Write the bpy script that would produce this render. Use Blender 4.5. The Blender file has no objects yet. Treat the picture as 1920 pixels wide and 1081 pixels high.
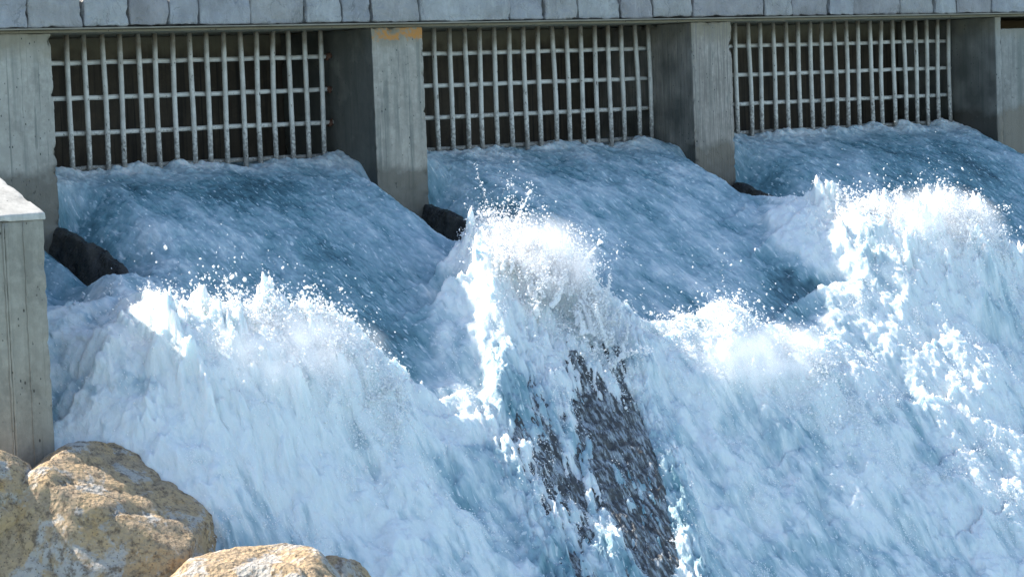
import bpy, bmesh, math, random
import numpy as np
from mathutils import Vector, Matrix
random.seed(7)
RNG = np.random.default_rng(11)
D = bpy.data
SC = bpy.context.scene
COL = SC.collection

# ------------------------------------------------------------------ camera
CAMP = dict(yaw=39.364, pitch=4.2308, roll=-2.1465, f=5000.0, dist=25.835, z=-0.3755)
def make_camera():
    ya, pi_, ro = (math.radians(CAMP[k]) for k in ('yaw', 'pitch', 'roll'))
    F = Vector((math.sin(ya)*math.cos(pi_), math.cos(ya)*math.cos(pi_), -math.sin(pi_)))
    R = Vector((math.cos(ya), -math.sin(ya), 0)); U = R.cross(F)
    R2 = R*math.cos(ro)+U*math.sin(ro); U2 = -R*math.sin(ro)+U*math.cos(ro)
    loc = Vector((-CAMP['dist']*F.x, -CAMP['dist']*F.y, CAMP['z']))
    cd = D.cameras.new('camera'); cd.sensor_width = 36.0; cd.lens = 36.0*CAMP['f']/1920.0
    cd.clip_start = 0.5; cd.clip_end = 2000
    co = D.objects.new('camera', cd); COL.objects.link(co)
    M = Matrix((R2, U2, -F)).transposed().to_4x4(); M.translation = loc
    co.matrix_world = M
    SC.camera = co
make_camera()

# ------------------------------------------------------------------ sky and sun
SUN_EL, SUN_AZ = 43.0, -35.0          # azimuth from +y, negative towards -x: behind the dam, on the left
S_DIR = Vector((math.sin(math.radians(SUN_AZ))*math.cos(math.radians(SUN_EL)),
                math.cos(math.radians(SUN_AZ))*math.cos(math.radians(SUN_EL)), math.sin(math.radians(SUN_EL))))
world = D.worlds.new('World'); SC.world = world; world.use_nodes = True
wn = world.node_tree; wn.nodes.clear()
sky = wn.nodes.new('ShaderNodeTexSky'); sky.sky_type = 'NISHITA'; sky.sun_disc = False
sky.sun_elevation = math.radians(SUN_EL); sky.sun_rotation = math.radians(SUN_AZ)
sky.air_density = 1.0; sky.dust_density = 0.6; sky.ozone_density = 1.0
bg = wn.nodes.new('ShaderNodeBackground'); bg.inputs['Strength'].default_value = 0.13
wo = wn.nodes.new('ShaderNodeOutputWorld')
wn.links.new(sky.outputs[0], bg.inputs[0]); wn.links.new(bg.outputs[0], wo.inputs[0])
sd = D.lights.new('sun', 'SUN'); sd.energy = 5.0; sd.angle = math.radians(0.5); sd.color = (1.0, 0.93, 0.82)
so = D.objects.new('sun', sd); COL.objects.link(so)
so.rotation_euler = S_DIR.to_track_quat('Z', 'Y').to_euler(); so.location = S_DIR*60
SC.view_settings.view_transform = 'Standard'; SC.view_settings.look = 'None'
SC.view_settings.exposure = 1.15; SC.view_settings.gamma = 1.0; SC.view_settings.use_curve_mapping = False
SC.render.engine = 'CYCLES'; SC.cycles.max_bounces = 16; SC.cycles.volume_bounces = 4; SC.cycles.diffuse_bounces = 10; SC.cycles.transmission_bounces = 10

# ------------------------------------------------------------------ noise in numpy
_P = np.random.default_rng(3).permutation(256).astype(np.int64); _P = np.concatenate([_P, _P, _P])
_A = np.random.default_rng(5).uniform(0, 2*np.pi, 256); _GX, _GY = np.cos(_A), np.sin(_A)
_G3 = np.random.default_rng(6).normal(size=(256, 3)); _G3 /= np.linalg.norm(_G3, axis=1)[:, None]
def _fade(t): return t*t*t*(t*(t*6-15)+10)
def n2(x, y, seed=0):
    x = x+seed*17.31; y = y+seed*9.77
    xi = np.floor(x).astype(np.int64); yi = np.floor(y).astype(np.int64)
    xf = x-xi; yf = y-yi; u = _fade(xf); v = _fade(yf); xi &= 255; yi &= 255
    def g(a, b):
        h = _P[_P[(xi+a) & 255]+((yi+b) & 255)]
        return _GX[h]*(xf-a)+_GY[h]*(yf-b)
    a = g(0, 0); a = a+u*(g(1, 0)-a); b = g(0, 1); b = b+u*(g(1, 1)-b)
    return (a+v*(b-a))*1.5
def f2(x, y, o=4, seed=0, gain=0.5, ridge=False):
    r = 0; am = 1.0; s = 0; fr = 1.0
    for k in range(o):
        n = n2(x*fr, y*fr, seed+k*3)
        if ridge: n = 1-2*np.abs(n)
        r = r+n*am; s += am; am *= gain; fr *= 2.03
    return r/s
def n3(p, seed=0):
    p = p+np.array([seed*7.13, seed*3.71, seed*5.39]); i = np.floor(p).astype(np.int64); f = p-i; u = _fade(f); i &= 255
    def g(a, b, c):
        h = _P[_P[_P[(i[:, 0]+a) & 255]+((i[:, 1]+b) & 255)]+((i[:, 2]+c) & 255)]
        return (_G3[h]*(f-np.array([a, b, c]))).sum(1)
    def lx(b, c): a0 = g(0, b, c); return a0+u[:, 0]*(g(1, b, c)-a0)
    def ly(c): a0 = lx(0, c); return a0+u[:, 1]*(lx(1, c)-a0)
    a0 = ly(0); return (a0+u[:, 2]*(ly(1)-a0))*1.6
def f3(p, o=4, seed=0, gain=0.5, ridge=False):
    r = 0; am = 1.0; s = 0; fr = 1.0
    for k in range(o):
        n = n3(p*fr, seed+k*2)
        if ridge: n = 1-2*np.abs(n)
        r = r+n*am; s += am; am *= gain; fr *= 2.07
    return r/s
def ss(a, b, x):
    t = np.clip((x-a)/(b-a), 0, 1); return t*t*(3-2*t)

# ------------------------------------------------------------------ object helpers
def tag(o, label=None, cat=None, group=None, kind=None):
    if label: o['label'] = label
    if cat: o['category'] = cat
    if group: o['group'] = group
    if kind: o['kind'] = kind
    return o
def empty(name, loc, label, cat, group=None):
    o = D.objects.new(name, None); COL.objects.link(o); o.location = loc; o.empty_display_size = 0.2
    return tag(o, label, cat, group)
def link_mesh(name, me, mats, parent=None, loc=(0, 0, 0)):
    for m in (mats if isinstance(mats, (list, tuple)) else [mats]): me.materials.append(m)
    o = D.objects.new(name, me); COL.objects.link(o); o.location = loc
    if parent is not None: o.parent = parent
    return o
def bm_mesh(name, bm, smooth=False):
    me = D.meshes.new(name); bm.normal_update(); bm.to_mesh(me); bm.free()
    if smooth: me.polygons.foreach_set('use_smooth', [True]*len(me.polygons))
    return me
def np_mesh(name, verts, quads, smooth=True):
    me = D.meshes.new(name); n = len(verts); k = quads.shape[1]
    me.vertices.add(n); me.vertices.foreach_set('co', np.ascontiguousarray(verts, np.float32).ravel())
    me.loops.add(quads.size); me.loops.foreach_set('vertex_index', np.ascontiguousarray(quads, np.int32).ravel())
    me.polygons.add(len(quads)); me.polygons.foreach_set('loop_start', np.arange(0, quads.size, k, dtype=np.int32))
    me.polygons.foreach_set('use_smooth', np.full(len(quads), smooth))
    me.update(calc_edges=True); me.validate()
    return me
def rough_box(name, lo, hi, cell=0.05, bevel=0.015, amp=0.004, seed=0, freq=7.0, top_fn=None, chips=0.0):
    """A box of concrete or stone: rounded arrises, finely gridded, surface a little uneven, arrises chipped."""
    lo = np.array(lo, float); hi = np.array(hi, float); size = hi-lo
    V = []; Q = []; off = 0
    def lin(a, n): # denser at the edges
        t = np.linspace(0, 1, n+1); b = min(bevel/a, 0.2)
        return np.unique(np.concatenate([t, [b*0.4, b, 1-b, 1-b*0.4]]))
    ts = [lin(size[i], max(1, int(round(size[i]/cell)))) for i in range(3)]
    for ax in range(3):
        a, b = [(1, 2), (2, 0), (0, 1)][ax]
        for side in (0, 1):
            A, B = np.meshgrid(ts[a], ts[b], indexing='ij'); P = np.zeros(A.shape+(3,))
            P[..., ax] = side; P[..., a] = A; P[..., b] = B
            idx = np.arange(A.size).reshape(A.shape)+off
            q = np.stack([idx[:-1, :-1], idx[1:, :-1], idx[1:, 1:], idx[:-1, 1:]], -1).reshape(-1, 4)
            if side == 0: q = q[:, ::-1]
            V.append(P.reshape(-1, 3)); Q.append(q); off += A.size
    V = np.concatenate(V)*size; Q = np.concatenate(Q)
    inner = np.clip(V, bevel, size-bevel); d = V-inner; L = np.linalg.norm(d, axis=1)
    nrm = d/np.maximum(L, 1e-9)[:, None]; m = L > 1e-9
    V[m] = inner[m]+nrm[m]*bevel
    W = V+lo
    disp = f3(W*freq, 3, seed)*amp
    if chips:
        edge = (np.sort(np.minimum(V, size-V), axis=1)[:, 1] < bevel*2.5)
        c = np.clip(f3(W*9.0, 3, seed+5)-0.12, 0, 1)
        disp = disp-np.where(edge, c*chips, 0)
    W = W+nrm*disp[:, None]
    if top_fn is not None: W = top_fn(W)
    bm_v = W
    me = np_mesh(name, bm_v, Q, True)
    bm = bmesh.new(); bm.from_mesh(me); bmesh.ops.remove_doubles(bm, verts=bm.verts, dist=0.0008); bm.to_mesh(me); bm.free()
    me.polygons.foreach_set('use_smooth', [True]*len(me.polygons))
    return me
def tube(name, pts, r, seg=12):
    bm = bmesh.new(); rings = []
    for i, p in enumerate(pts):
        p = Vector(p); t = (Vector(pts[min(i+1, len(pts)-1)])-Vector(pts[max(i-1, 0)])).normalized()
        a = t.orthogonal().normalized() if i == 0 else (a-t*a.dot(t)).normalized()
        b = t.cross(a); rr = r(i/(len(pts)-1)) if callable(r) else r
        rings.append([bm.verts.new(p+(a*math.cos(2*math.pi*k/seg)+b*math.sin(2*math.pi*k/seg))*rr) for k in range(seg)])
    for A, B in zip(rings, rings[1:]):
        for k in range(seg): bm.faces.new((A[k], A[(k+1) % seg], B[(k+1) % seg], B[k]))
    bm.faces.new(rings[0][::-1]); bm.faces.new(rings[-1])
    return bm_mesh(name, bm, True)

# ------------------------------------------------------------------ materials
class NT:
    def __init__(s, name):
        s.m = D.materials.new(name); s.m.use_nodes = True; s.t = s.m.node_tree; s.t.nodes.clear()
        s.out = s.t.nodes.new('ShaderNodeOutputMaterial'); s.b = s.t.nodes.new('ShaderNodeBsdfPrincipled')
        s.t.links.new(s.b.outputs[0], s.out.inputs[0])
        s.pos = s.t.nodes.new('ShaderNodeNewGeometry').outputs['Position']
    def L(s, a, b): s.t.links.new(a, b)
    def set(s, k, v):
        i = s.b.inputs[k]
        if hasattr(v, 'is_output'): s.L(v, i)
        else: i.default_value = v
    def sc(s, v3, src=None):
        n = s.t.nodes.new('ShaderNodeVectorMath'); n.operation = 'MULTIPLY'; s.L(src or s.pos, n.inputs[0]); n.inputs[1].default_value = v3
        return n.outputs[0]
    def noise(s, scale, detail=4, vec=None, rough=0.55, dist=0.0):
        n = s.t.nodes.new('ShaderNodeTexNoise'); s.L(vec or s.pos, n.inputs['Vector']); n.inputs['Scale'].default_value = scale
        n.inputs['Detail'].default_value = detail; n.inputs['Roughness'].default_value = rough; n.inputs['Distortion'].default_value = dist
        return n.outputs['Fac']
    def voro(s, scale, vec=None, feat='F1'):
        n = s.t.nodes.new('ShaderNodeTexVoronoi'); n.feature = feat; s.L(vec or s.pos, n.inputs['Vector']); n.inputs['Scale'].default_value = scale
        return n.outputs['Distance']
    def ramp(s, fac, stops):
        n = s.t.nodes.new('ShaderNodeValToRGB'); s.L(fac, n.inputs[0]); e = n.color_ramp.elements
        while len(e) < len(stops): e.new(0.5)
        for k, (p, c) in enumerate(stops):
            e[k].position = p; e[k].color = (c, c, c, 1) if isinstance(c, (int, float)) else (*c, 1)
        return n.outputs[0]
    def mix(s, fac, a, b, mode='MIX'):
        n = s.t.nodes.new('ShaderNodeMix'); n.data_type = 'RGBA'; n.blend_type = mode
        for ix, v in ((0, fac), (6, a), (7, b)):
            sock = n.inputs[ix]
            if hasattr(v, 'is_output'): s.L(v, sock)
            elif isinstance(v, (int, float)): sock.default_value = v if ix == 0 else (v, v, v, 1)
            else: sock.default_value = (*v, 1)
        return n.outputs[2]
    def math(s, op, a, b=0.0, clamp=False):
        n = s.t.nodes.new('ShaderNodeMath'); n.operation = op; n.use_clamp = clamp
        for k, v in ((0, a), (1, b)):
            if hasattr(v, 'is_output'): s.L(v, n.inputs[k])
            else: n.inputs[k].default_value = v
        return n.outputs[0]
    def xyz(s):
        n = s.t.nodes.new('ShaderNodeSeparateXYZ'); s.L(s.pos, n.inputs[0]); return n.outputs
    def attr(s, name):
        n = s.t.nodes.new('ShaderNodeAttribute'); n.attribute_name = name; return n.outputs['Fac']
    def bump(s, h, strength=0.5, dist=0.01, prev=None):
        n = s.t.nodes.new('ShaderNodeBump'); n.inputs['Strength'].default_value = strength; n.inputs['Distance'].default_value = dist
        s.L(h, n.inputs['Height'])
        if prev is not None: s.L(prev, n.inputs['Normal'])
        s.L(n.outputs[0], s.b.inputs['Normal']); return n.outputs[0]

def concrete(name, base=(0.385, 0.355, 0.30), dark=(0.11, 0.125, 0.11), wet=None, streak=0.6, grain=False, rust=None, pits=True, flank=None, stain=(0.05, 0.045, 0.035)):
    n = NT(name); X = n.xyz()
    c = n.mix(n.ramp(n.noise(2.2, 6), [(0.35, 0), (0.7, 1)]), base, tuple(v*0.72 for v in base))
    c = n.mix(n.ramp(n.noise(3.7, 7, n.sc((1, 1, 0.45)), 0.7, 0.5), [(0.46, 0), (0.62, 0.65)]), c, tuple(v*0.55 for v in base))
    c = n.mix(n.ramp(n.noise(14, 6, rough=0.7), [(0.45, 0), (0.75, 0.7)]), c, tuple(min(1, v*1.25) for v in base))
    st = n.ramp(n.noise(1.0, 5, n.sc((13, 13, 0.7))), [(0.48, 0), (0.68, streak)])
    c = n.mix(st, c, dark)
    st2 = n.ramp(n.noise(1.0, 3, n.sc((38, 38, 0.5))), [(0.60, 0), (0.66, streak)])
    c = n.mix(st2, c, dark)
    top = n.ramp(n.math('ADD', X[2], n.math('MULTIPLY', n.noise(6, 5), 0.35)), [(0.16, 0), (0.34, 0.75)])
    c = n.mix(top, c, (0.20, 0.17, 0.11))
    h = n.noise(60, 6, rough=0.65)
    if grain:
        g = n.noise(1.0, 4, n.sc((55, 55, 1.6)), 0.6); c = n.mix(n.ramp(g, [(0.38, 0.8), (0.55, 0)]), c, tuple(v*0.45 for v in base)); h = n.math('ADD', h, n.math('MULTIPLY', g, 3.0))
    if pits:
        pv = n.math('ADD', n.voro(26, n.sc((1, 1, 0.55))), n.math('MULTIPLY', n.noise(7, 3), 0.5))
        p = n.ramp(pv, [(0.30, 1), (0.36, 0)]); c = n.mix(p, c, tuple(v*0.4 for v in dark)); h = n.math('SUBTRACT', h, n.math('MULTIPLY', p, 1.5))
    rgh = 0.85
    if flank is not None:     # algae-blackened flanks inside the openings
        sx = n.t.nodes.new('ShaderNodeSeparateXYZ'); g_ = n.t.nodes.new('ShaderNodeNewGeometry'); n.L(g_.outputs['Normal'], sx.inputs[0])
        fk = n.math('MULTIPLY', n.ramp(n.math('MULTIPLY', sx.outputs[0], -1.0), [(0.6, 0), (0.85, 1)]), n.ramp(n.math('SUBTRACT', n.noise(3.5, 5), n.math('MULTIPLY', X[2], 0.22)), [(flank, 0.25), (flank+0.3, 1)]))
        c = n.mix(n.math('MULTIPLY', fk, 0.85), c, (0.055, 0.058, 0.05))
    if wet is not None:       # the splashed, algae-darkened zone above the water line
        w = n.math('SUBTRACT', wet, n.math('ADD', X[2], n.math('MULTIPLY', n.math('SUBTRACT', n.noise(3.2, 4), 0.5), 0.55)))
        w = n.ramp(n.math('MULTIPLY', w, 5.0), [(0.0, 0), (0.6, 1)])
        c = n.mix(n.math('MULTIPLY', w, 0.8), c, stain); rgh = n.ramp(w, [(0, 0.85), (1, 0.35)])
    if rust is not None:
        lo, hi = rust
        r = n.math('MULTIPLY', n.ramp(n.noise(16, 5), [(0.45, 0), (0.60, 1)]), n.ramp(n.math('ADD', X[2], n.math('MULTIPLY', n.math('SUBTRACT', n.noise(22, 5), 0.4), 0.16)), [(lo+0.03, 0), (lo+0.05, 1)]))
        sy = n.t.nodes.new('ShaderNodeSeparateXYZ'); gy = n.t.nodes.new('ShaderNodeNewGeometry'); n.L(gy.outputs['Normal'], sy.inputs[0])
        r = n.math('MULTIPLY', r, n.ramp(n.math('MULTIPLY', sy.outputs[1], -1.0), [(0.5, 0), (0.8, 1)]))
        c = n.mix(r, c, (0.42, 0.19, 0.045))
    n.set('Base Color', c); n.set('Roughness', rgh); n.bump(h, 0.5, 0.006)
    return n.m

def slate_mat(name, tint):
    n = NT(name)
    c = n.mix(n.ramp(n.noise(3.0, 6, dist=0.6), [(0.3, 0), (0.7, 1)]), tint, tuple(v*0.68 for v in tint))
    c = n.mix(n.ramp(n.noise(9, 5, n.sc((1, 1, 0.35)), 0.7), [(0.5, 0), (0.75, 0.55)]), c, tuple(min(1, v*1.35) for v in tint))
    v = n.math('ABSOLUTE', n.math('SUBTRACT', n.noise(2.6, 6, n.sc((1, 1, 0.6)), 0.62, 0.7), 0.5)); cr = n.math('MULTIPLY', n.ramp(v, [(0.004, 0.4), (0.012, 0)]), n.ramp(n.noise(4.1, 2), [(0.5, 0), (0.58, 1)]))
    c = n.mix(cr, c, (0.07, 0.075, 0.08))
    c = n.mix(n.ramp(n.noise(5, 4), [(0.6, 0), (0.75, 0.35)]), c, (0.24, 0.20, 0.19))
    h = n.math('ADD', n.noise(7, 7, rough=0.6, dist=0.8), n.math('MULTIPLY', n.noise(45, 4), 0.2))
    n.set('Base Color', c); n.set('Roughness', 0.62); n.bump(h, 0.9, 0.05)
    return n.m

def bar_metal():
    n = NT('galvanised steel')
    c = n.mix(n.ramp(n.noise(9, 5), [(0.4, 0), (0.7, 1)]), (0.57, 0.55, 0.50), (0.40, 0.38, 0.34))
    X = n.xyz()
    sp = n.ramp(n.noise(34, 5, n.sc((1, 1, 0.5)), 0.7), [(0.62, 0), (0.67, 1)]); c = n.mix(sp, c, (0.05, 0.04, 0.03))
    up = n.ramp(n.math('ADD', X[2], n.math('MULTIPLY', n.noise(11, 5), 0.5)), [(0.2, 0), (0.5, 0.85)]); c = n.mix(up, c, (0.19, 0.145, 0.095))
    low = n.ramp(n.math('ADD', n.math('MULTIPLY', X[2], -0.6), n.math('MULTIPLY', n.noise(40, 5), 0.8)), [(0.78, 0), (0.92, 0.65)]); c = n.mix(low, c, (0.045, 0.04, 0.035))
    n.set('Base Color', c); n.set('Metallic', 0.0); n.set('Roughness', 0.5); n.bump(n.noise(70, 4), 0.3, 0.004)
    return n.m

def wet_rock_mat(veil=0.0):
    n = NT('veiled wet rock' if veil else 'wet dark rock')
    c = n.mix(n.ramp(n.noise(9, 6), [(0.35, 0), (0.7, 1)]), (0.012, 0.012, 0.011), (0.055, 0.048, 0.036))
    c = n.mix(n.ramp(n.noise(28, 4), [(0.6, 0), (0.75, 0.4)]), c, (0.10, 0.10, 0.09))
    if veil:                  # thin broken films of white water
        v = n.sc((30, 8, 8)); c = n.mix(c, c, c) if False else c
        c = n.mix(0.6, c, (0.075, 0.077, 0.077))
        c = n.mix(n.ramp(n.noise(1.0, 5, v, 0.7), [(0.47, 0), (0.62, veil)]), c, (0.55, 0.62, 0.66))
    n.set('Base Color', c); n.set('Roughness', n.ramp(n.noise(18, 4), [(0.3, 0.18), (0.7, 0.5)])); n.bump(n.noise(26, 7, rough=0.65), 0.8, 0.03)
    return n.m

def boulder_mat(name, ochre=1.0):
    n = NT(name)
    c = n.mix(n.ramp(n.noise(4.2, 6, rough=0.6), [(0.38, 0), (0.62, 1)]), (0.55, 0.39, 0.215), (0.44, 0.33, 0.215))
    lich = n.ramp(n.noise(3.4, 7, rough=0.68, dist=0.4), [(0.52, 0), (0.58, 1)])
    c = n.mix(n.math('MULTIPLY', lich, 0.85), c, (0.52, 0.50, 0.46))
    c = n.mix(n.ramp(n.noise(2.6, 6, rough=0.6), [(0.6, 0), (0.68, 0.75)]), c, (0.55, 0.33, 0.12))
    c = n.mix(n.ramp(n.noise(17, 6, rough=0.7), [(0.36, 0.85), (0.50, 0)]), c, (0.14, 0.10, 0.065))
    c = n.mix(n.ramp(n.voro(34), [(0.12, 0.75), (0.22, 0)]), c, (0.10, 0.075, 0.05))
    h = n.math('ADD', n.noise(24, 8, rough=0.7), n.math('MULTIPLY', n.voro(30), 0.6))
    h = n.math('ADD', h, n.math('MULTIPLY', n.noise(8, 5), 1.2))
    n.set('Base Color', c); n.set('Roughness', 0.9); n.bump(h, 1.0, 0.035)
    return n.m

def water_mat():
    n = NT('rushing water')
    foam = n.attr('foam')
    vec = n.t.nodes.new('ShaderNodeAttribute'); vec.attribute_name = 'flow'; fl = vec.outputs['Vector']
    fine = n.math('ADD', n.math('MULTIPLY', n.noise(1.0, 5, n.sc((32, 17, 1), fl), 0.65), 0.5), n.math('MULTIPLY', n.noise(1.0, 6, n.sc((24, 20, 1), fl), 0.7), 0.5))
    mid = n.noise(1.0, 4, n.sc((9, 4.8, 1), fl), 0.6)
    f = n.math('ADD', foam, n.math('MULTIPLY', n.math('SUBTRACT', fine, 0.5), 0.35))
    f = n.math('ADD', f, n.math('MULTIPLY', n.math('SUBTRACT', mid, 0.5), 0.30), True)
    fleck = n.ramp(n.noise(1.0, 3, n.sc((16, 5.5, 1), fl), 0.6), [(0.58, 0), (0.70, 0.6)])
    f = n.math('ADD', f, n.math('MULTIPLY', fleck, n.math('SUBTRACT', 1.0, f)), True)
    fleck2 = n.ramp(n.noise(1.0, 2, n.sc((42, 13, 1), fl), 0.5), [(0.62, 0), (0.69, 0.85)])
    f = n.math('ADD', f, n.math('MULTIPLY', fleck2, n.math('SUBTRACT', 1.0, f)), True)
    c = n.ramp(f, [(0.0, (0.016, 0.036, 0.046)), (0.22, (0.055, 0.125, 0.155)), (0.45, (0.155, 0.30, 0.345)), (0.68, (0.36, 0.495, 0.545)), (1.0, (0.79, 0.83, 0.82))])
    n.set('Base Color', c)
    n.set('Roughness', n.ramp(f, [(0.0, 0.12), (0.5, 0.28), (0.9, 0.55)]))
    n.set('IOR', 1.33)
    n.set('Subsurface Weight', n.ramp(f, [(0.55, 0), (0.85, 0.8)])); n.set('Subsurface Radius', (0.8, 1.0, 1.1)); n.set('Subsurface Scale', 0.05)
    h = n.math('ADD', n.math('MULTIPLY', fine, 0.8), n.math('MULTIPLY', n.noise(1.0, 5, n.sc((60, 30, 1), fl), 0.65), 1.0))
    n.bump(h, 0.6, 0.03)
    return n.m
def spray_mat():
    n = NT('white spray')
    n.set('Base Color', (0.96, 0.96, 0.96, 1)); n.set('Roughness', 0.4); n.set('IOR', 1.33)
    n.set('Subsurface Weight', 0.0)
    tr = n.t.nodes.new('ShaderNodeBsdfTranslucent'); tr.inputs[0].default_value = (0.97, 0.97, 0.97, 1)
    mx = n.t.nodes.new('ShaderNodeMixShader'); mx.inputs[0].default_value = 0.35
    n.L(n.b.outputs[0], mx.inputs[1]); n.L(tr.outputs[0], mx.inputs[2]); n.L(mx.outputs[0], n.out.inputs[0])
    n.bump(n.noise(60, 4), 0.4, 0.01)
    return n.m

M_PIER = concrete('pier concrete', wet=-0.95)
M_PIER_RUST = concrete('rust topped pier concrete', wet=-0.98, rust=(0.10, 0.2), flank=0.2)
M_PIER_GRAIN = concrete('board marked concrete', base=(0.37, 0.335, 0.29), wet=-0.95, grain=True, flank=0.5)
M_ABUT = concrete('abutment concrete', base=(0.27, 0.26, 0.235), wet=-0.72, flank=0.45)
M_ABUT_L = concrete('pale pier concrete', base=(0.39, 0.37, 0.315), wet=-0.82, streak=0.6)
M_WING = concrete('wing wall concrete', base=(0.31, 0.29, 0.24), dark=(0.15, 0.14, 0.11), streak=0.35)
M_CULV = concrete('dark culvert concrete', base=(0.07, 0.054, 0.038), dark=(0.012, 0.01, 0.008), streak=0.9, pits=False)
M_DECK = concrete('stained deck concrete', base=(0.17, 0.145, 0.105), dark=(0.05, 0.04, 0.03), streak=0.7)
M_LEDGE = concrete('ledge concrete', base=(0.45, 0.44, 0.41), streak=0.2, pits=False)
M_BAR = bar_metal(); M_WET = wet_rock_mat(); M_VEIL = wet_rock_mat(0.7); M_WATER = water_mat(); M_SPRAY = spray_mat()
M_BOULD = boulder_mat('ochre lichen boulder')
M_SLATE = [slate_mat('blue grey stone', (0.325, 0.325, 0.33)), slate_mat('grey stone', (0.33, 0.32, 0.305)), slate_mat('violet grey stone', (0.295, 0.28, 0.275)), slate_mat('pale stone', (0.37, 0.37, 0.36))]
n_ = NT('rust'); n_.set('Base Color', n_.mix(n_.noise(30, 4), (0.06, 0.025, 0.014), (0.13, 0.06, 0.035))); n_.set('Roughness', 0.9); M_RUST = n_.m

# ------------------------------------------------------------------ dam: culvert, deck, piers, stone parapet
ZT = 0.54
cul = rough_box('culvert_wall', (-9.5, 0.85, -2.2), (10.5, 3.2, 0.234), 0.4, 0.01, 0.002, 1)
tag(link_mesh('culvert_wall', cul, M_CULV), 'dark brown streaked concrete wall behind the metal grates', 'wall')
deck = rough_box('deck_slab', (-9.5, -0.60, 0.236), (10.5, 3.2, 0.262), 0.2, 0.01, 0.002, 2)
tag(link_mesh('deck_slab', deck, M_DECK), 'concrete deck slab roofing the grated openings under the stone parapet', 'slab')

par = empty('stone_parapet', (0, -0.4, 0.262), 'hewn blue grey stone parapet running along the top over the grates', 'parapet')
PX = [(-30, 0), (50, 1), (155, 3), (240, 2), (315, 0), (372, 0), (470, 1), (572, 3), (640, 0), (695, 1), (785, 3), (955, 0), (1022, 1), (1085, 3), (1165, 2), (1225, 1), (1300, 2), (1432, 1), (1485, 2), (1553, 0), (1600, 2), (1690, 1), (1753, 3), (1792, 2), (1858, 0)]
def px_to_x(u, v=20, y=-0.65):
    co = SC.camera.matrix_world; d = co.to_3x3() @ Vector(((u-960)/CAMP['f'], (540.5-v)/CAMP['f'], -1)); o = co.translation
    return o.x+d.x*(y-o.y)/d.y
SX = [-8.3, -7.5, -6.9, -6.3]+[px_to_x(u) for u, _ in PX]+[7.25, 7.8, 8.5, 9.2, 9.9]
for k in range(len(SX)-1):
    g = 0.013+0.010*random.random(); a, b = SX[k]+g/2, SX[k+1]-g/2
    zb = 0.278+random.choice([0, 0.003, 0.008]); yf = -0.65+random.uniform(-0.02, 0.012)
    mi = PX[k-4][1] if 4 <= k < 4+len(PX) else random.randrange(4)
    me = rough_box('stone_block', (a, yf, zb), (b, -0.35, ZT+random.uniform(-0.01, 0.01)), 0.020, 0.018, 0.028, 20+k, 6.0, chips=0.05)
    o = link_mesh('stone_block', me, M_SLATE[mi]); o.parent = par; o.matrix_parent_inverse = Matrix.Translation((0, 0.4, -0.262))
core = rough_box('parapet_core', (-8.3, -0.335, 0.264), (9.9, 3.0, ZT-0.03), 0.4, 0.01, 0.0, 3)
o = link_mesh('parapet_core', core, M_LEDGE, par); o.matrix_parent_inverse = Matrix.Translation((0, 0.4, -0.262))
led = rough_box('drip_ledge', (-8.3, -0.685, 0.262), (6.95, -0.605, 0.274), 0.05, 0.004, 0.003, 4, 4.0)
o = link_mesh('drip_ledge', led, M_LEDGE, par); o.matrix_parent_inverse = Matrix.Translation((0, 0.4, -0.262))

def base(s):
    s = np.asarray(s, float); p = np.maximum(s, 0)
    a = -0.95-np.where(s < 1.6, 0.12*p+0.16*p*p, 0.12*1.6+0.16*1.6**2+0.632*(s-1.6))
    t = np.clip(s-2.9, 0, 0.8); return a-(0.4*t*t/1.6+np.maximum(s-3.7, 0)*0.4)
def pier(lo, hi, mat, label, seed, div=None, group='concrete piers between the grates'):
    e = empty('concrete_pier', ((lo[0]+hi[0])/2, (lo[1]+hi[1])/2, lo[2]), label, 'pier', group)
    inv = Matrix.Translation(-Vector(e.location))
    o = link_mesh('pier_shaft', rough_box('pier_shaft', lo, hi, 0.022, 0.012, 0.009, seed, 6.5, chips=0.09), mat, e); o.matrix_parent_inverse = inv
    if div:                                         # the low wet dividing wall that runs on downstream from the pier foot
        xr, s1 = div
        ni, nj = 90, 50; t = np.linspace(0, 1, ni)[:, None]; w = np.linspace(0, 1, nj)[None, :]
        s = 0.585+(s1-0.585)*t+0*w
        cx = xr-0.24*(1-0.35*t)+(0.32-0.10*t)*w
        z = base(s)-0.30+0.18*t-0.55*(1-ss(0.0, 0.62, w))-0.5*ss(0.85, 1.0, w)-0.25*ss(0.85, 1.0, t)
        P = np.stack([cx, -s, z], -1).reshape(-1, 3)
        P[:, 2] += f3(P*6, 5, seed)*0.05; P[:, 0] += f3(P*5, 4, seed+4)*0.05
        idx = np.arange(ni*nj).reshape(ni, nj); q = np.stack([idx[:-1, :-1], idx[:-1, 1:], idx[1:, 1:], idx[1:, :-1]], -1).reshape(-1, 4)
        o = link_mesh('divider_sill', np_mesh('divider_sill', P, q), M_WET, e); o.matrix_parent_inverse = inv
    return e
PIERS = [(-6.35, -5.275), (-2.01, -1.432), (1.928, 2.480), (6.50, 6.56)]
pier((-6.35, -0.6, -2.6), (-5.275, 0.84, 0.234), M_ABUT_L, 'pale broad concrete pier at the left, stained with vertical drips', 31, (-5.27, 1.80))
pier((-2.01, -0.6, -2.6), (-1.432, 0.84, 0.234), M_PIER_RUST, 'smooth grey concrete pier with an orange rust streak under the parapet', 32, (-1.43, 2.2))
pier((1.928, -0.6, -2.6), (2.480, 0.84, 0.234), M_PIER_GRAIN, 'rough concrete pier with vertical board marks beside the right grate', 33, (2.475, 2.1))
ab = empty('abutment_wall', (7.5, -0.4, -3.2), 'grey concrete abutment closing the right end past the last grate', 'wall')
inv = Matrix.Translation((-7.5, 0.4, 3.2))
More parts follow.
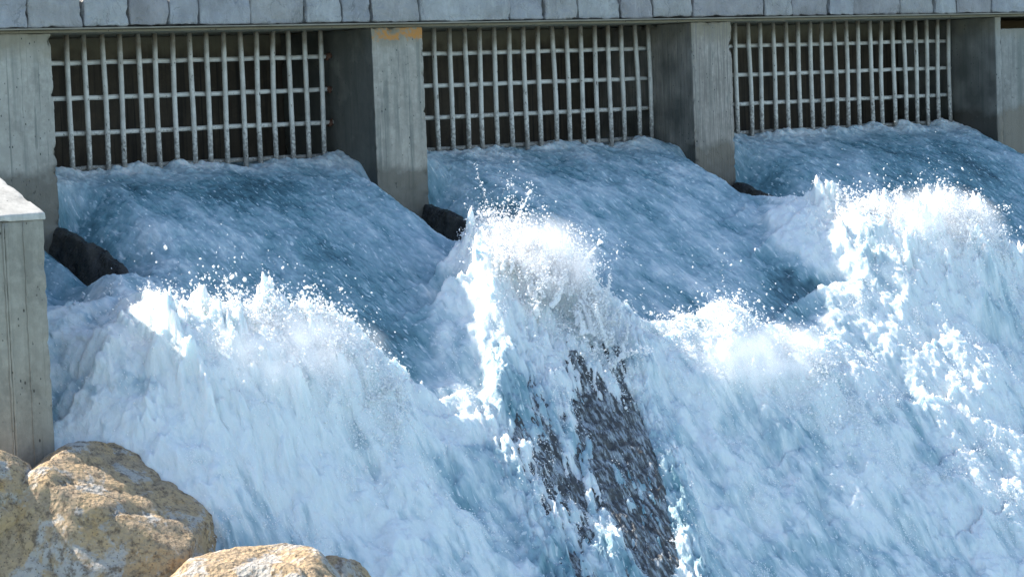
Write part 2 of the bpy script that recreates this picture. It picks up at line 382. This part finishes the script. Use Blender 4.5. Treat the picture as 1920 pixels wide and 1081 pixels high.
o = link_mesh('side_pier', rough_box('side_pier', (6.50, -0.61, -3.2), (6.60, 0.84, 0.234), 0.04, 0.014, 0.008, 34, 5.0, chips=0.05), M_ABUT, ab); o.matrix_parent_inverse = inv
o = link_mesh('wall_panel', rough_box('wall_panel', (6.618, -0.585, -3.2), (10.4, 0.84, 0.105), 0.06, 0.012, 0.004, 35, 4.0, chips=0.03), M_ABUT, ab); o.matrix_parent_inverse = inv

# ------------------------------------------------------------------ trash grates
def grate(x0, x1, n, wall0, wall1, label, rusty_end=False):
    g = empty('metal_grate', ((wall0+wall1)/2, 0, -1.5), label, 'grate', 'steel bar grates in the openings')
    inv = Matrix.Translation(-Vector(g.location))
    for k in range(n):
        x = x0+(x1-x0)*k/(n-1)+random.uniform(-0.006, 0.006); bx = random.gauss(0, 0.009); tl = random.uniform(-0.008, 0.008)
        pts = [(x+tl*i/8+bx*math.sin(i/8*3.1), 0.0+0.004*math.sin(i+k), 0.245-1.78*i/8) for i in range(9)]
        o = link_mesh('vertical_bar', tube('vertical_bar', pts, 0.0232, 12), M_BAR, g); o.matrix_parent_inverse = inv
    for z in (0.0, -0.3, -0.6, -0.9):
        pts = [(wall0+(wall1-wall0)*i/24, 0.047+random.uniform(-0.002, 0.002), z+random.uniform(-0.003, 0.003)) for i in range(25)]
        o = link_mesh('crossbar', tube('crossbar', pts, 0.0215, 12), M_BAR, g); o.matrix_parent_inverse = inv
        if rusty_end:
            pts = [(wall1-0.05+0.012*i, 0.045+random.uniform(-.006, .006), z+random.uniform(-0.01, 0.01)) for i in range(5)]
            o = link_mesh('rusty_stub', tube('rusty_stub', pts, lambda t: 0.025+0.009*random.random(), 9), M_RUST, g); o.matrix_parent_inverse = inv
grate(-4.79, -2.145, 16, -5.27, -2.016, 'steel bar grate in the left opening, lower crossbar ends rusty', True)
grate(-0.835, 1.90, 16, -1.43, 1.925, 'steel bar grate in the middle opening between the two narrow piers')
grate(3.12, 6.43, 19, 2.482, 6.49, 'steel bar grate in the right opening, shortest bars in view')

# ------------------------------------------------------------------ left wing wall
def wing_top(W):
    z0, y0, sl = -1.160, -3.2, 0.40
    t = np.clip((W[:, 2]+3.6)/(3.6+z0), 0, 1)
    W = W.copy(); W[:, 2] = -3.6+t*((z0+sl*(W[:, 1]-y0))+3.6); return W
wg = empty('wing_wall', (-7.05, -3.0, -3.6), 'concrete wing wall with sunlit sloping top at the left edge above the boulders', 'wall')
inv = Matrix.Translation(-Vector(wg.location))
o = link_mesh('wall_body', rough_box('wall_body', (-7.36, -3.2, -3.6), (-6.895, -0.9, -1.160), 0.04, 0.018, 0.006, 41, 5.0, top_fn=wing_top, chips=0.05), M_WING, wg); o.matrix_parent_inverse = inv
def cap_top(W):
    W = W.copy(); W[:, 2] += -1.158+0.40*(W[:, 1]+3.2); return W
M_CAP = concrete('sunlight painted cap concrete', base=(0.52, 0.50, 0.45), streak=0.15)  # paler than the wall body: sunlight on the sloping top painted into the colour
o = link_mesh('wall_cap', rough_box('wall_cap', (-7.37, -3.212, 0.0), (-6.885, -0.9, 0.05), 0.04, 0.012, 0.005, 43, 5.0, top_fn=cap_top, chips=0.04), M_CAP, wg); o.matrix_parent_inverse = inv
for x, w in ((-7.065, 0.012), (-7.205, 0.03), (-7.225, 0.02)):
    pts = [(x+random.uniform(-.003, .003), -3.203, -1.17-2.3*i/40) for i in range(41)]
    o = link_mesh('joint_ridge', tube('joint_ridge', pts, lambda t: w*0.4*(0.7+0.6*random.random()), 7), M_WING, wg); o.matrix_parent_inverse = inv

# ------------------------------------------------------------------ water
S1 = [(-5.27, -2.0), (-2.0, -2.0), (-2.0, 0.71), (-1.85, 1.3), (-2.05, 2.03), (-3.05, 2.91), (-3.71, 3.41), (-3.96, 3.5), (-4.4, 3.4), (-4.6, 3.2), (-5.3, 3.0), (-5.6, 2.2), (-5.55, 1.75), (-5.5, 1.2), (-5.27, 0.6)]
S2 = [(-1.43, -2.0), (1.93, -2.0), (1.93, 0.8), (1.95, 1.3), (1.75, 1.9), (1.4, 2.92), (0.95, 3.25), (0.38, 3.4), (-0.36, 3.2), (-1.2, 3.15), (-1.7, 2.9), (-1.95, 2.5), (-1.8, 2.0), (-1.62, 1.5), (-1.5, 0.9), (-1.43, 0.6)]
S3 = [(2.48, -2.0), (6.5, -2.0), (6.6, 1.2), (4.4, 2.75), (3.5, 3.0), (2.9, 2.8), (2.2, 2.4), (1.9, 1.9), (2.1, 1.5), (2.3, 0.9), (2.48, 0.6)]
S0 = [(-6.9, -2), (-6.35, -2), (-6.35, .6), (-5.8, 1.3), (-6.1, 2.0), (-6.9, 1.6)]
def poly_sd(x, s, poly):
    """signed distance, positive inside"""
    d2 = np.full(x.shape, 1e9); ins = np.zeros(x.shape, bool); n = len(poly)
    for i in range(n):
        ax, ay = poly[i]; bx, by = poly[(i+1) % n]; ex, ey = bx-ax, by-ay
        wx, wy = x-ax, s-ay; t = np.clip((wx*ex+wy*ey)/(ex*ex+ey*ey), 0, 1)
        d2 = np.minimum(d2, (wx-ex*t)**2+(wy-ey*t)**2)
        c = ((ay > s) != (by > s)) & (x < (bx-ax)*(s-ay)/((by-ay) if by != ay else 1e-9)+ax); ins ^= c
    return np.where(ins, 1, -1)*np.sqrt(d2)
RIDGES = {  # crest lines of the rooster tails: x, s, height over the chute, half width
 'L': [(-5.45, 1.75, .03, .22), (-5.59, 2.23, .10, .34), (-5.75, 2.78, .30, .42), (-5.45, 3.22, .56, .42), (-5.04, 3.36, .60, .40), (-4.68, 3.37, .60, .36), (-4.56, 3.56, .50, .36), (-4.5, 3.75, .36, .40), (-4.6, 4.2, .2, .5)],
 'M': [(-1.75, 1.75, .03, .14), (-1.97, 2.1, .14, .26), (-2.08, 2.3, .34, .40), (-2.25, 2.67, .56, .50), (-2.18, 2.95, .64, .50), (-1.93, 3.12, .62, .40), (-1.9, 3.4, .44, .32), (-1.83, 3.6, .18, .35)],
 'R': [(1.75, 1.75, .10, .3), (1.92, 2.39, .42, .40), (2.41, 2.82, .60, .46), (2.95, 3.02, .70, .40), (3.2, 3.18, .54, .40), (3.4, 3.42, .40, .42), (3.5, 3.9, .28, .55)],
 'P': [(-5.6, 2.6, .16, .5), (-6.1, 2.95, .28, .55), (-6.5, 3.4, .30, .6)],
 'N': [(-1.28, 3.24, .06, .35), (-0.84, 3.37, .22, .36), (-0.39, 3.43, .30, .38), (0.08, 3.66, .32, .40), (0.22, 3.89, .26, .42), (0.1, 4.3, .16, .5)],
 'K': [(1.78, 3.11, .26, .55), (2.19, 3.38, .28, .50), (2.01, 3.76, .28, .45), (1.74, 4.14, .28, .42), (1.66, 4.56, .26, .42), (1.5, 5.0, .24, .45)],
}
def ridge_h(x, s):
    best = np.zeros(x.shape)
    for key, pts in RIDGES.items():
        h = np.zeros(x.shape)
        for (ax, ay, ah, aw), (bx, by, bh, bw) in zip(pts, pts[1:]):
            ex, ey = bx-ax, by-ay; t = np.clip(((x-ax)*ex+(s-ay)*ey)/(ex*ex+ey*ey), 0, 1)
            dx = x-ax-ex*t; dy = s-ay-ey*t; hh = ah+(bh-ah)*t; w = aw+(bw-aw)*t
            w = np.where(dy > 0, w*(1.5 if key == 'M' else 2.0), w*0.75)          # steep on the upstream side, long on the downstream side
            h = np.maximum(h, hh*np.exp(-((dx*dx+dy*dy)/(w*w))**1.25))
        best = np.maximum(best, h)+0.25*np.minimum(best, h)
    return best
ROCK_L = [(-2.30, 3.22), (-2.50, 3.42), (-2.88, 3.62), (-3.22, 3.88), (-3.35, 4.17), (-3.45, 4.53), (-3.6, 4.93), (-3.9, 5.5)]
ROCK_R = [(-1.62, 3.30), (-1.70, 3.50), (-1.86, 3.69), (-1.98, 4.04), (-2.13, 4.37), (-2.33, 4.69), (-2.56, 5.06), (-2.85, 5.5)]
ROCK = ROCK_L+ROCK_R[::-1]
def water_field(x, s):
    wx = x+0.16*f2(x*1.3, s*0.9, 3, 40); wsx = s+0.16*f2(x*1.3, s*0.9, 3, 44)
    sd = np.maximum.reduce([poly_sd(wx, wsx, P) for P in (S0, S1, S2, S3)])
    edge = sd+0.10*f2(x*5, s*3.2, 4, 50)
    rh = ridge_h(x+0.17*f2(x*2.3, s*2.3, 4, 70), s+0.17*f2(x*2.3, s*2.3, 4, 74))
    fo = np.maximum(1-ss(-0.12, 0.10, edge), ss(0.10, 0.22, rh+0.05*f2(x*6, s*4, 3, 77)))                         # 1 in white water, 0 on the smooth sheets
    # wakes behind the piers
    wake = np.zeros(x.shape)
    for xl, xr in PIERS[:3]:
        xl = max(xl, xr-0.6)
        c = np.clip((x-xl+0.22)/(xr+0.12-xl), 0, 1)*(1-ss(xr-0.04, xr+0.55, x)**0.7); wake = np.maximum(wake, c*ss(0.3, 0.62, s)*(1-ss(1.3, 2.0, s)))
    fo = fo*(1-0.9*ss(0.15, 0.6, wake))
    # flow-aligned coordinates: the sheet runs down -y, drawn a little to +x
    fx = x-0.10*s+0.10*f2(x*0.8, s*0.5, 2, 60); fs = s
    long1 = f2(fx*2.4, fs*1.3, 4, 1); long2 = f2(fx*7.5, fs*3.3, 4, 5); long3 = f2(fx*24, fs*11, 3, 9)
    lump = f2(x*2.2, s*2.6, 5, 14, 0.55); lumpr = f2(x*3.3+long1*.5, s*4.0+lump*.4, 5, 19, 0.58, True); fine = f2(x*14, s*17, 4, 23, 0.62)
    deep = ss(2.5, 4.2, s)
    z = base(s)
    z = z-0.52*wake-0.6*ss(-5.9, -6.9, x)*ss(1.9, 3.2, s)-0.30*ss(6.3, 6.9, x)*ss(0.1, 0.6, s)
    z = z-0.30*ss(-5.55, -5.8, x)*(1-ss(1.6, 2.4, s))
    z = z+(1-fo)*(0.034*long1+0.024*long2+0.010*long3+0.030*f2(x*3.3, s*3.0, 5, 150, 0.62)+0.014*f2(x*11, s*9, 4, 153, 0.6, True))
    grate_zone = np.exp(-((s-0.05)/0.22)**2)
    z = z+grate_zone*(0.10*f2(x*3.2, s*2.5, 4, 33)+0.02*f2(x*16, s*10, 3, 37)+0.03)
    crest = ss(0.22, 0.45, rh)*(1-ss(3.4, 4.0, s)*0.6)
    z = z+crest*0.65*np.clip(f2(x*5.0, s*3.4, 4, 210, 0.6)-0.06, 0, 1)**1.15
    bil = f2(fx*1.7+lump*0.25, fs*1.5+lump*0.25, 4, 214, 0.5, True)
    z = z+fo*deep*0.075*bil
    z = z+rh*(1+0.26*f2(fx*4, fs*2.8, 4, 80))+fo*0.06
    swell = f2(fx*1.1, fs*1.1, 3, 130); strand = f2(fx*9, fs*1.6, 4, 134, 0.55)
    z = z+fo*((0.06+0.08*deep)*lump+0.014*lumpr+0.010*fine+0.12*swell*deep+0.007*f2(x*36, s*44, 3, 138, 0.6))
    rk = poly_sd(x, s, ROCK)
    inr = ss(-0.42, -0.14, rk+0.12*f2(x*3, s*2, 3, 141))
    rx = x+0.42*(s-3.4)                                   # the slab's own line down the chute
    cover = 0.055-0.045*ss(-2.50, -2.05, rx)*ss(-0.25, 0.02, rk)-0.06*ss(-0.2, 0.05, rk)+0.07*(1-ss(3.45, 3.95, s))+0.035*ss(4.1, 4.9, s)+0.085*f2(rx*4.2, s*1.9, 4, 90)+0.10*f2(rx*19, s*5.5, 4, 95, 0.62)
    z = z+inr*(rock_top(x, s)+cover-z)
    foam = fo*(0.82+0.24*ss(0.04, 0.30, rh)+0.47*f2(fx*2.2, fs*1.7, 5, 160, 0.64)+0.20*long2+0.28*swell+0.28*f2(fx*7.5, fs*4.8, 4, 164, 0.62)+0.16*f2(fx*20, fs*9, 3, 168)+0.10*bil)
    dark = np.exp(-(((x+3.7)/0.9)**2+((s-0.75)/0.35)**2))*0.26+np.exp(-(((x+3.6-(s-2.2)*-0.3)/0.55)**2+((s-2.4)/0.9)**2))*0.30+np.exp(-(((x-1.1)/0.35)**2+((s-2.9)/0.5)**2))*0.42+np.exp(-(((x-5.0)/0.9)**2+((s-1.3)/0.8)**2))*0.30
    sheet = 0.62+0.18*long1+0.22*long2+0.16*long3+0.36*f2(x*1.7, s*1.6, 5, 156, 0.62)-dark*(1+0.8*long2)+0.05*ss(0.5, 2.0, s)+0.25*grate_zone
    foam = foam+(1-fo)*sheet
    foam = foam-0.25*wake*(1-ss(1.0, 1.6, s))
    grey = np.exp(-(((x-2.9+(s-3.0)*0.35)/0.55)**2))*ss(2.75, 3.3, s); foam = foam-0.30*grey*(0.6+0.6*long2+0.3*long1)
    foam = foam-0.10*inr
    return z, np.clip(foam, 0, 1), fo, fx
def rock_top(x, s):
    return base(s)+0.18+0.09*f2(x*2.2, s*1.6, 4, 101)+0.08*f2(x*4.5, s*4.5, 6, 105, 0.62, True)

def build_water():
    xs = np.arange(-9.2, 9.6, 0.0135); sv = np.concatenate([np.arange(-1.2, 0, 0.03), np.arange(0, 6.3, 0.0115)])
    X, Sg = np.meshgrid(xs, sv, indexing='ij')
    Z, foam, fo, fx = water_field(X, Sg)
    chop = fo*0.03
    Xo = X+chop*f2(X*7, Sg*6, 3, 120)+0.02*fo*f2(X*20, Sg*14, 2, 126); So = Sg+chop*f2(X*7, Sg*6, 3, 123)
    V = np.stack([Xo, -So, Z], -1).reshape(-1, 3)
    ni, nj = X.shape; idx = np.arange(ni*nj).reshape(ni, nj)
    q = np.stack([idx[:-1, :-1], idx[:-1, 1:], idx[1:, 1:], idx[1:, :-1]], -1).reshape(-1, 4)
    me = np_mesh('river_water', V, q)
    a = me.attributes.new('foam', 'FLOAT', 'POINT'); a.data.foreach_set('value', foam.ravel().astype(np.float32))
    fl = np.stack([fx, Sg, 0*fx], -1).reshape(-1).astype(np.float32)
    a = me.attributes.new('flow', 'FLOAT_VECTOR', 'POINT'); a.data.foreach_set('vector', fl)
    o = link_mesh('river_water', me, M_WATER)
    tag(o, 'blue white water rushing down the chute below the grates', 'water', kind='structure')
build_water()
def build_pool():
    xs = np.arange(-60, 60.1, 0.5); ys = np.arange(6.2, 90, 0.5); X, Y = np.meshgrid(xs, ys, indexing='ij')
    Z = -5.75+0.12*f2(X*0.7, Y*0.7, 4, 3); V = np.stack([X, -Y, Z], -1).reshape(-1, 3)
    ni, nj = X.shape; idx = np.arange(ni*nj).reshape(ni, nj); q = np.stack([idx[:-1, :-1], idx[:-1, 1:], idx[1:, 1:], idx[1:, :-1]], -1).reshape(-1, 4)
    me = np_mesh('river_pool', V, q)
    a = me.attributes.new('foam', 'FLOAT', 'POINT'); a.data.foreach_set('value', np.clip(0.55+0.4*f2(X*.8, Y*.8, 3, 8), 0, 1).ravel().astype(np.float32))
    a = me.attributes.new('flow', 'FLOAT_VECTOR', 'POINT'); a.data.foreach_set('vector', np.stack([X, Y, 0*X], -1).reshape(-1).astype(np.float32))
    tag(link_mesh('river_pool', me, M_WATER), 'foaming river below the chute', 'water', kind='structure')
build_pool()

# wet rock showing through the falling water
def build_rock():
    ni, nj = 240, 150; t = np.linspace(0, 1, ni)[:, None]; w = np.linspace(-0.25, 1.25, nj)[None, :]
    kl = np.linspace(0, 1, len(ROCK_L)); L = np.array(ROCK_L); R = np.array(ROCK_R)
    lx = np.interp(t, kl, L[:, 0]); ls = np.interp(t, kl, L[:, 1]); rx = np.interp(t, kl, R[:, 0]); rs = np.interp(t, kl, R[:, 1])
    x = lx+(rx-lx)*w; s = ls+(rs-ls)*w
    z = rock_top(x, s)-1.2*np.clip(np.abs(w-0.5)-0.5, 0, 1)**1.0-0.5*ss(0.93, 1, t)-0.4*(1-ss(0, 0.06, t))
    V = np.stack([x, -s, z], -1).reshape(-1, 3); idx = np.arange(ni*nj).reshape(ni, nj)
    q = np.stack([idx[:-1, :-1], idx[1:, :-1], idx[1:, 1:], idx[:-1, 1:]], -1).reshape(-1, 4)[:, ::-1]
    tag(link_mesh('wet_rock', np_mesh('wet_rock', V, q), M_VEIL), 'dark wet rock slab showing through the white water in the middle', 'rock')
build_rock()

# ------------------------------------------------------------------ splashes
_ico = None
def ico(sub):
    bm = bmesh.new(); bmesh.ops.create_icosphere(bm, subdivisions=sub, radius=1.0)
    v = np.array([tuple(p.co) for p in bm.verts]); f = np.array([[q.index for q in p.verts] for p in bm.faces]); bm.free(); return v, f
def spheres(P, Rr, sub, stretch=None):
    v, f = ico(sub); n = len(P)
    V = P[:, None, :]+v[None]*Rr[:, None, None]
    F = f[None]+(np.arange(n)*len(v))[:, None, None]
    return V.reshape(-1, 3), F.reshape(-1, 3)
def crest_at(pts, u):
    return [np.interp(u, range(len(pts)), pts[:, j]) for j in range(4)]
def drop_mesh(P, R, rng, stretch=1.2):
    v, f = ico(1); d = rng.normal(size=(len(P), 3))*0.5+np.array([0.1, -0.3, 0.5]); d /= np.linalg.norm(d, axis=1)[:, None]
    V = P[:, None, :]+v[None]*R[:, None, None]; al = (v[None]*d[:, None, :]).sum(-1)
    V = V+d[:, None, :]*(al*R[:, None]*(rng.random(len(P))**2*stretch)[:, None])[..., None]
    F = f[None]+(np.arange(len(P))*len(v))[:, None, None]
    return V.reshape(-1, 3), F.reshape(-1, 3)
def splash(key, label, spans, nj, ln, ncloud, seed):
    """Feathery spray: many thin jets breaking into droplets above the crest, over a cloud of fine froth."""
    rng = np.random.default_rng(seed); pts = np.array(RIDGES[key]); P = []; R = []; FP = []; FR = []
    for i in range(nj):
        u = rng.uniform(*spans); x, s, h, w = crest_at(pts, u)
        x += rng.normal()*w*0.30; ds = rng.normal()*w*0.30+0.08; s += ds
        z0 = float(base(s))+h*math.exp(-(ds/(w*1.4))**2)
        L = ln*(0.12+0.88*rng.random()**2.4)
        d = np.array([rng.normal()*0.40+0.05, rng.normal()*0.35, 1.0]); d /= np.linalg.norm(d); bend = rng.normal(size=3)*0.5*L
        n = int(40+400*L*rng.uniform(0.5, 1.6)); t = rng.random(n)**0.85
        sg = rng.choice([0.006, 0.014, 0.03], p=[.35, .35, .3])
        q = np.array([x, -s, z0])+d*(L+0.04)*t[:, None]+bend*(t*t)[:, None]+rng.normal(size=(n, 3))*(sg*(0.4+1.2*t))[:, None]
        P.append(q); R.append(rng.lognormal(math.log(0.0042), 0.5, n)*(1.25-0.55*t))
        if rng.random() < 0.6:                           # a coherent ligament with a rounded end
            m = max(4, int(L/0.008)); tt = np.linspace(0, 1, m)
            FP.append(np.array([x, -s, z0-0.04])+d*(L*0.8+0.05)*tt[:, None]+bend*(tt*tt)[:, None]+rng.normal(size=(m, 3))*0.004)
            rr = rng.uniform(0.010, 0.032)*(1-0.6*tt)*rng.uniform(0.7, 1.2, m); rr[-2:] *= 1.5; FR.append(np.maximum(rr, 0.006))
    u = rng.uniform(spans[0], spans[1], ncloud); x, s, h, w = crest_at(pts, u)
    dx = rng.normal(size=ncloud)*w*0.55; ds = rng.normal(size=ncloud)*w*0.5+0.35*w; X = x+dx; Sx = s+ds
    z, fo, fw, _ = water_field(X, Sx)
    dens = f2(X*5, Sx*5, 4, 170+seed, 0.6); keep = (rng.random(ncloud) < np.clip(0.45+1.6*dens, 0.02, 1)) & (fw > 0.3)
    up = rng.exponential(1.0, ncloud)*np.clip(0.04+0.14*(f2(X*4, Sx*4, 3, 180+seed)+0.25), 0.010, 0.17)
    Q = np.stack([X+0.05*rng.normal(size=ncloud), -Sx, z+up], -1)[keep]; P.append(Q); R.append(rng.lognormal(math.log(0.0042), 0.5, len(Q)))
    P = np.concatenate(P); R = np.clip(np.concatenate(R), 0.002, 0.016)
    V, F = drop_mesh(P, R, rng)
    fv, ff = spheres(np.concatenate(FP), np.concatenate(FR), 1)
    tmp = D.objects.new('splash_build', np_mesh('splash_build', fv, ff)); COL.objects.link(tmp)
    md = tmp.modifiers.new('remesh', 'REMESH'); md.mode = 'VOXEL'; md.voxel_size = 0.007
    sm = tmp.modifiers.new('smooth', 'SMOOTH'); sm.iterations = 2; sm.factor = 0.5
    dg = bpy.context.evaluated_depsgraph_get(); dg.update(); m2 = D.meshes.new_from_object(tmp.evaluated_get(dg))
    co = np.empty(len(m2.vertices)*3, np.float32); m2.vertices.foreach_get('co', co); co = co.reshape(-1, 3).astype(float)
    m2.calc_loop_triangles(); tri = np.empty(len(m2.loop_triangles)*3, np.int32); m2.loop_triangles.foreach_get('vertices', tri); tri = tri.reshape(-1, 3)
    co = co+0.006*np.stack([f3(co*26, 2, 7), f3(co*26, 2, 12), f3(co*26, 2, 17)], -1); D.objects.remove(tmp)
    fin = np_mesh('splash', np.concatenate([V, co]), np.concatenate([F, tri+len(V)]))
    tag(link_mesh('splash', fin, M_SPRAY), label, 'splash', 'splashes thrown up where the water hits the chute', 'stuff')
splash('L', 'white sunlit spray along the crest of the left wave', (2.3, 7.0), 190, 0.22, 10000, 1)
splash('M', 'tall white sunlit spray plume below the rust topped pier', (0.8, 6.2), 240, 0.34, 8000, 2)
splash('R', 'white spray fan leaping from the right hand wave', (1.2, 3.9), 220, 0.30, 10000, 3)
splash('N', 'low scattered spray on the wave below the middle grate', (0.4, 4.8), 80, 0.10, 7000, 4)

def droplets(n=4200, seed=21):
    rng = np.random.default_rng(seed); P = []; keys = list(RIDGES)
    keys = ['L', 'M', 'R', 'N', 'K']; cr = [np.array(RIDGES[k]) for k in keys]
    for i in range(n):
        a = cr[rng.choice(5, p=[.27, .27, .24, .14, .08])]; u = rng.uniform(0.3, len(a)-1); x, s, h, w = (np.interp(u, range(len(a)), a[:, j]) for j in range(4))
        x += rng.normal()*w*0.7; s += rng.normal()*w*0.7+0.05; P.append((x, s))
    m = 9000; P += list(zip(rng.uniform(-6.8, 4.0, m), rng.uniform(2.4, 5.4, m)))
    for c_ in range(150):                                 # small bursts scattered over the white water
        cx, cs = rng.uniform(-6.2, 3.6), rng.uniform(2.6, 5.2); k_ = int(rng.integers(30, 130)); rr = rng.uniform(0.03, 0.11)
        P += list(zip(cx+rng.normal(size=k_)*rr, cs+rng.normal(size=k_)*rr*0.8))
    P = np.array(P); z, fo, fw, _ = water_field(P[:, 0], P[:, 1]); small = np.where(np.arange(len(P)) < n, 1.0, 0.6); up = np.abs(rng.normal(size=len(P)))*np.where(np.arange(len(P)) < n, 0.03, np.where(np.arange(len(P)) < n+m, 0.008, 0.035))
    keep = fw > 0.4; P = P[keep]; z = z[keep]+up[keep]+0.006; R = rng.uniform(0.0025, 0.008, len(P))*small[keep]
    v, f = ico(1); V = np.stack([P[:, 0], -P[:, 1], z], -1)[:, None, :]+v[None]*R[:, None, None]*np.array([1, 1, 1.0])
    d = rng.normal(size=(len(P), 3))*0.4+np.array([0.1, -0.6, -0.6]); d /= np.linalg.norm(d, axis=1)[:, None]
    al = (v[None]*d[:, None, :]).sum(-1); V = V+d[:, None, :]*(al*R[:, None]*rng.uniform(0, 1.6, len(P))[:, None])[..., None]
    F = f[None]+(np.arange(len(P))*len(v))[:, None, None]
    tag(link_mesh('spray_droplets', np_mesh('spray_droplets', V.reshape(-1, 3), F.reshape(-1, 3)), M_SPRAY), 'fine white droplets flying over the waves', 'spray', None, 'stuff')
droplets()

# ------------------------------------------------------------------ boulders
def boulder(cx, cy, cz, rx, ry, rz, label, seed, amp=0.16, power=2.6, tilt=0.0, sub=6):
    v, f = ico(sub); d = v/np.linalg.norm(v, axis=1)[:, None]
    k = ((np.abs(d[:, 0])**power+np.abs(d[:, 2])**power)**(2/power)+d[:, 1]**2)**-0.5
    p = d*k[:, None]*np.array([rx, ry, rz])
    n = f3(p*1.1+seed, 4, seed); m = f3(p*3.2+seed, 5, seed+3, 0.55); r = f3(p*11, 4, seed+6, 0.6)
    cr = np.clip(1-np.abs(n3(p*1.7+3, seed+9))*9, 0, 1)
    rg = np.random.default_rng(seed); 
    for q_ in range(15):
        nn = rg.normal(size=3); nn /= np.linalg.norm(nn); sup = (np.abs(nn*np.array([rx, ry, rz])).max()*0.25+0.75*np.linalg.norm(nn*np.array([rx, ry, rz])))*rg.uniform(0.80, 0.97)
        ex = np.maximum((p*nn).sum(1)-sup, 0); p = p-nn*(ex*0.93)[:, None]
    p = p*(1+amp*n[:, None])+d*(0.035*m+0.020*r-0.03*cr)[:, None]
    if tilt: c, s_ = math.cos(tilt), math.sin(tilt); p = np.stack([p[:, 0]*c-p[:, 2]*s_, p[:, 1], p[:, 0]*s_+p[:, 2]*c], -1)
    o = link_mesh('boulder', np_mesh('boulder', p, f), M_BOULD, loc=(cx, cy, cz))
    return tag(o, label, 'boulder', 'boulders below the wing wall')
boulder(-6.90, -3.60, -3.84, 1.16, 1.25, 1.10, 'largest tan boulder with orange and grey lichen crossed by a diagonal shadow', 2, 0.05, 2.7)
boulder(-7.78, -3.62, -3.16, 0.52, 0.42, 0.50, 'brown shaded boulder wedged against the foot of the wing wall', 5, 0.10)
boulder(-6.58, -5.15, -4.08, 0.74, 0.8, 0.78, 'low tan boulder with a rounded top at the bottom edge', 8, 0.08, 2.2)
boulder(-5.88, -5.10, -3.86, 0.30, 0.34, 0.40, 'smallest tan boulder at the bottom edge beside the foam', 11, 0.08, 2.2)

# ------------------------------------------------------------------ mist hanging in the splashes
def mist():
    n = D.materials.new('water mist'); n.use_nodes = True; t = n.node_tree; t.nodes.clear()
    o = t.nodes.new('ShaderNodeOutputMaterial'); v = t.nodes.new('ShaderNodeVolumePrincipled')
    v.inputs['Color'].default_value = (0.97, 0.98, 1, 1); v.inputs['Anisotropy'].default_value = 0.0
    t.links.new(v.outputs[0], o.inputs['Volume'])
    tc = t.nodes.new('ShaderNodeTexCoord'); ln = t.nodes.new('ShaderNodeVectorMath'); ln.operation = 'LENGTH'; t.links.new(tc.outputs['Object'], ln.inputs[0])
    fall = t.nodes.new('ShaderNodeMapRange'); fall.inputs[1].default_value = 1.0; fall.inputs[2].default_value = 0.25; t.links.new(ln.outputs['Value'], fall.inputs[0])
    ge = t.nodes.new('ShaderNodeNewGeometry'); nz = t.nodes.new('ShaderNodeTexNoise'); nz.inputs['Scale'].default_value = 5.5; nz.inputs['Detail'].default_value = 4; t.links.new(ge.outputs['Position'], nz.inputs['Vector'])
    mr = t.nodes.new('ShaderNodeMapRange'); mr.inputs[1].default_value = 0.38; mr.inputs[2].default_value = 0.72; mr.inputs[3].default_value = 0.0; mr.inputs[4].default_value = 8.0; t.links.new(nz.outputs['Fac'], mr.inputs[0])
    mu = t.nodes.new('ShaderNodeMath'); mu.operation = 'MULTIPLY'; t.links.new(fall.outputs[0], mu.inputs[0]); t.links.new(mr.outputs[0], mu.inputs[1]); t.links.new(mu.outputs[0], v.inputs['Density'])
    for (x, s_, dz, rx, ry, rz, lab) in ((-5.05, 3.45, .45, 0.95, .60, .42, 'thin white mist over the left wave'), (-2.1, 2.9, .55, .46, .66, .46, 'thin white mist round the tall middle plume'), (2.75, 3.0, .55, .85, .6, .50, 'thin white mist over the right hand wave'), (-.35, 3.65, .25, 0.9, .55, .34, 'thin white mist low over the wave below the middle grate')):
        ob = link_mesh('mist', np_mesh('mist', ico(4)[0], ico(4)[1]), n, loc=(x, -s_, float(base(s_))+dz)); ob.scale = (rx, ry, rz)
        tag(ob, lab, 'mist', 'mist over the waves', 'stuff')
mist()
